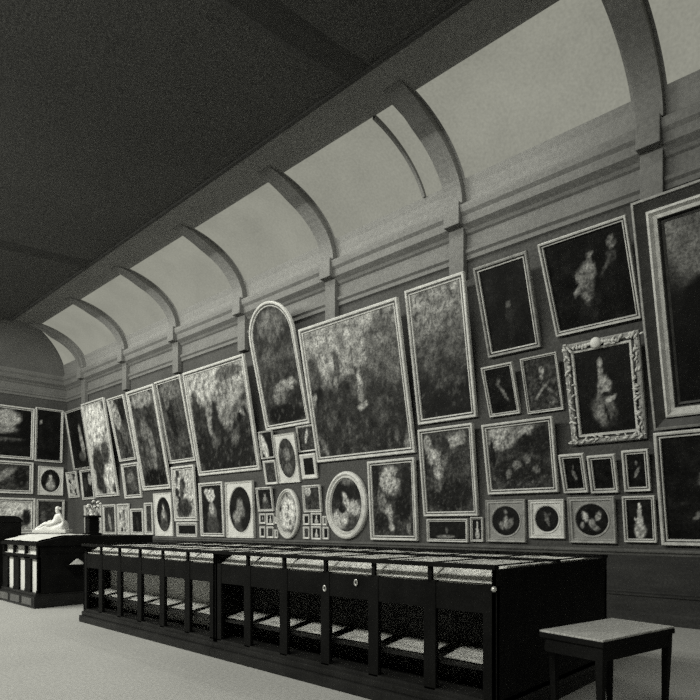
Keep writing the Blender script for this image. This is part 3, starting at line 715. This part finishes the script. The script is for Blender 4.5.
vs = [(-.05, 1.12), (-.05, 1.17), (.45, 1.29), (W_, 1.29), (W_, 1.12)]
a = [bm.verts.new((x, -.03, z)) for x, z in vs]; b = [bm.verts.new((x, L+.03, z)) for x, z in vs]
bm.faces.new(a); bm.faces.new(b)
for i in range(5): bm.faces.new([a[i], a[(i+1) % 5], b[(i+1) % 5], b[i]])
obj('sloping_lid', bm, M['wood'], fc)
bm = bmesh.new(); box(bm, .45, .85, -.20, .0, .74, .77, bev=.005); obj('end_ledge', bm, M['wood'], fc)
o = obj('folded_napkin', (lambda bm: (bmesh.ops.create_cone(bm, cap_ends=True, segments=7, radius1=.15, radius2=.02, depth=.10, matrix=Matrix.Translation((0, 0, .05)) @ Matrix.Diagonal((1, .5, 1, 1))), bm)[1])(bmesh.new()), M['cloth'])
o.location = (4.57, 11.29, .771); tag(o, 'little crumpled white cloth on the dark end ledge of the short case', 'cloth')
# white cloth laid on the lid
bm = bmesh.new(); g = []
for j in range(15):
    r = []
    for i in range(19):
        s, t = i/18, j/14
        x = .0+1.0*t; y = .08+s*1.78; z = (1.182+.24*x if x < .45 else 1.29)+.012+.02*abs(noise.noise(Vector((s*5, t*5, 2))))+ .01
        e = .04*noise.noise(Vector((s*9, t*9, 5)))
        r.append(bm.verts.new((x+e, y+e, z)))
    g.append(r)
for j in range(14):
    for i in range(18): bm.faces.new([g[j][i], g[j+1][i], g[j+1][i+1], g[j][i+1]])
o = obj('white_cloth', bm, M['cloth'], None, True); o.location = (3.93, 11.40, 0)
tag(o, 'crumpled white cloth spread over the sloping lid of the short case', 'cloth')

# marble figure: a draped woman half reclining, leaning on one arm
def skin(name, pts, edges, root, m, parent, sub=2):
    me = bpy.data.meshes.new(name); me.from_pydata([p[:3] for p in pts], edges, [])
    o = bpy.data.objects.new(name, me); C.objects.link(o)
    md = o.modifiers.new('s', 'SKIN'); md.use_smooth_shade = True
    for i, v in enumerate(me.skin_vertices[0].data):
        v.radius = (pts[i][3], pts[i][3]); v.use_root = (i == root)
    sb = o.modifiers.new('d', 'SUBSURF'); sb.levels = sub; sb.render_levels = sub
    me.materials.append(m)
    if parent: o.parent = parent
    return o
# local: x to the viewer's right along the lid, y away, z up ; height about 0.5
mf = thing('marble_statue', 'white marble figure half reclining on a low base, on the short far case', 'statue', (4.70, 12.72, 1.37), (0, 0, R(-47)))
mf.scale = (1.12, 1.25, 1.08)
bm = bmesh.new(); box(bm, -.34, .26, -.13, .13, -.03, .035, bev=.015); obj('base', bm, M['marble'], mf)
pts = [(.10, 0, .10, .085), (.09, 0, .18, .075), (.07, 0, .27, .085), (.06, 0, .335, .05), (.055, 0, .37, .03), (.035, -.01, .415, .046),   # 0 pelvis..5 head
       (.13, -.07, .30, .035), (.20, -.07, .20, .027), (.19, -.10, .09, .022),     # near arm
       (.00, .08, .29, .035), (-.06, .07, .20, .027), (-.12, .03, .15, .022),      # far arm resting
       (-.03, -.06, .13, .062), (-.15, -.05, .14, .045), (-.25, -.05, .07, .034), (-.31, -.05, .055, .022),
       (-.02, .06, .12, .062), (-.12, .05, .19, .045), (-.20, .04, .08, .034), (-.26, .03, .055, .022)]
ed = [(0,1),(1,2),(2,3),(3,4),(4,5),(2,6),(6,7),(7,8),(2,9),(9,10),(10,11),(0,12),(12,13),(13,14),(14,15),(0,16),(16,17),(17,18),(18,19)]
skin('body', pts, ed, 0, M['marble'], mf)
bm = bmesh.new(); ball(bm, (.05, .01, .43), .045, .045, .045, 12); ball(bm, (.095, .01, .43), .025, n=10); obj('hair', bm, M['marble'], mf, True)
bm = bmesh.new(); g = []     # drapery over hips and legs
for j in range(13):
    t = j/12; x = .20-.52*t
    hgt = mix(.17, .05, t)+.05*math.exp(-((t-.6)/.15)**2); wd = mix(.12, .08, t)
    g.append([(x, wd*math.cos(PI*i/12)*(1+.05*math.sin(i*5+j)), .03+hgt*math.sin(PI*i/12)*(1+.10*math.sin(i*4.3+j*1.7))) for i in range(13)])
gv = [[bm.verts.new(p) for p in r] for r in g]
for j in range(12):
    for i in range(12): bm.faces.new([gv[j][i], gv[j][i+1], gv[j+1][i+1], gv[j+1][i]])
bm.faces.new(gv[0]); bm.faces.new(gv[-1])
obj('drapery', bm, M['marble'], mf, True)
# dark pedestal with pale branched ornament
pd = thing('pedestal', 'narrow dark pedestal standing on the short far case beside the marble figure', 'pedestal', (5.13, 11.95, 1.29))
bm = bmesh.new(); box(bm, -.14, .14, -.14, .14, 0, .05, bev=.01); obj('foot', bm, M['wood'], pd)
bm = bmesh.new(); box(bm, -.10, .10, -.10, .10, .05, .36, bev=.01); obj('shaft', bm, M['wood'], pd)
bm = bmesh.new(); box(bm, -.13, .13, -.13, .13, .36, .40, bev=.01); obj('cap', bm, M['wood'], pd)
vs_ = thing('flower_vase', 'pale vase with a small spray of white flowers on the narrow dark pedestal', 'vase', (5.13, 11.95, 1.691))
bm = bmesh.new(); lathe(bm, [(.0, 0), (.05, 0), (.05, .015), (.02, .03), (.05, .07), (.055, .10), (.03, .13), (.04, .15), (.035, .15), (.02, .12)]); obj('vase', bm, M['marble'], vs_, True)
bm = bmesh.new(); rnd = random.Random(4)
sp = [(rnd.uniform(-.17, .17), rnd.uniform(-.12, .12), rnd.uniform(.14, .30)) for _ in range(14)]
for p in sp: tube(bm, (0, 0, .12), p, .004, .003, 6)
obj('stems', bm, M['wood2'], vs_)
bm = bmesh.new()
for p in sp: ball(bm, p, .03, .03, .022, 8)
obj('blossoms', bm, M['marble'], vs_, True)
# dark upright cabinet beyond the short case
ch = thing('cabinet', 'dark wooden cabinet with rounded top at the left edge, beyond the short case', 'cabinet', (3.72, 13.55, 0))
obj('body', B(0, .62, 0, 1.0, .08, 1.56, bev=.012), M['wood'], ch)
obj('plinth', B(-.02, .64, -.02, 1.02, 0, .08, bev=.01), M['wood2'], ch)
bm = bmesh.new(); rr = [[bm.verts.new((x, y, z)) for x, z in ((-.02, 1.56), (-.02, 1.60), (.04, 1.66), (.12, 1.69), (.50, 1.69), (.58, 1.66), (.64, 1.60), (.64, 1.56))] for y in (-.02, 1.02)]
for i in range(7): bm.faces.new([rr[0][i], rr[0][i+1], rr[1][i+1], rr[1][i]])
bm.faces.new(rr[0]); bm.faces.new(rr[1]); obj('top', bm, M['wood'], ch)
for y in (.03, .52):
    dr = obj('door', B(-.018, -.001, y, y+.45, .14, 1.50, bev=.005), M['wood2'], ch)
    bm = bmesh.new(); ball(bm, (-.03, y+(.42 if y < .3 else .03), .85), .015); obj('knob', bm, M['brass'], dr, True)

# ------------------------------------------------------------------ the small table in front
ang = math.atan2(1.94-1.46, 4.0-3.915)
cx, cy = (3.915+4.0+4.93+4.83)/4, (1.46+1.94+1.75+1.27)/4
tb = thing('side_table', 'small dark wooden table with a pale worn top at the end of the long case', 'table', (cx+.01, cy-.01, 0), (0, 0, R(-11.2)))
hw, hd = .465, .245
bm = bmesh.new(); box(bm, -hw, hw, -hd, hd, .7385, .752, bev=.003); obj('tabletop', bm, M['tabletop'], tb)
obj('edge_moulding', B(-hw-.003, hw+.003, -hd-.003, hd+.003, .70, .738, bev=.006), M['wood'], tb)
for a_ in ((-hw+.04, hw-.04, -hd+.012, -hd+.032), (-hw+.04, hw-.04, hd-.032, hd-.012), (-hw+.012, -hw+.032, -hd+.04, hd-.04), (hw-.032, hw-.012, -hd+.04, hd-.04)):
    obj('apron', B(*a_, .605, .70), M['wood'], tb)
for sx in (-1, 1):
    for sy in (-1, 1):
        bm = bmesh.new()
        X, Y = sx*(hw-(.05 if sy < 0 else .12)), sy*(hd-.05)
        rs = [[(X+a*r+sx*o_, Y+b*r+sy*o_, z) for a, b in ((-1,-1),(1,-1),(1,1),(-1,1))] for r, z, o_ in ((.014, 0, .0), (.026, .605, .012), (.028, .70, .012))]
        g = sweep(rs, bm); bm.faces.new(g[0]); bm.faces.new(g[-1])
        obj('leg', bm, M['wood'], tb)

# ------------------------------------------------------------------ light
def area(name, loc, rot, sx, sy, power, colr=(1, 1.0, .91)):
    l = bpy.data.lights.new(name, 'AREA'); l.shape = 'RECTANGLE'; l.size = sx; l.size_y = sy; l.energy = power; l.color = colr
    o = bpy.data.objects.new(name, l); C.objects.link(o); o.location = loc; o.rotation_euler = rot
    return o
# added fill lamps below the unseen opposite skylights, standing in for their daylight
area('skylight_fill', (-2.6, 5.5, 8.1), (0, R(-50), 0), 1.6, 9.0, 700)
area('skylight_fill', (-2.6, 17.8, 8.1), (0, R(-50), 0), 1.6, 10.0, 1650)
# daylight of the cove above the pictures, grazing down the wall
area('skylight_fill', (8.2, 13.5, 8.3), (0, R(-22), 0), .9, 19.0, 200)
w = bpy.data.worlds.new('world'); bpy.context.scene.world = w; w.use_nodes = True
w.node_tree.nodes['Background'].inputs[0].default_value = (.5, .5, .45, 1); w.node_tree.nodes['Background'].inputs[1].default_value = 0.05

# ------------------------------------------------------------------ camera
cam = bpy.data.cameras.new('camera'); co = bpy.data.objects.new('camera', cam); C.objects.link(co)
co.location = (0, 0, 1.5); co.rotation_euler = (PI/2, 0, -math.atan2(.7278, .6858))
cam.sensor_width = 36; cam.lens = 36*594/700; cam.shift_y = 0.25; cam.clip_end = 200
bpy.context.scene.camera = co
vs = bpy.context.scene.view_settings
vs.view_transform = 'Standard'; vs.look = 'None'; vs.exposure = 0; vs.gamma = 1

bpy.context.scene.cycles.use_denoising = False
bpy.context.scene.cycles.caustics_reflective = False
bpy.context.scene.cycles.sample_clamp_indirect = 0.5
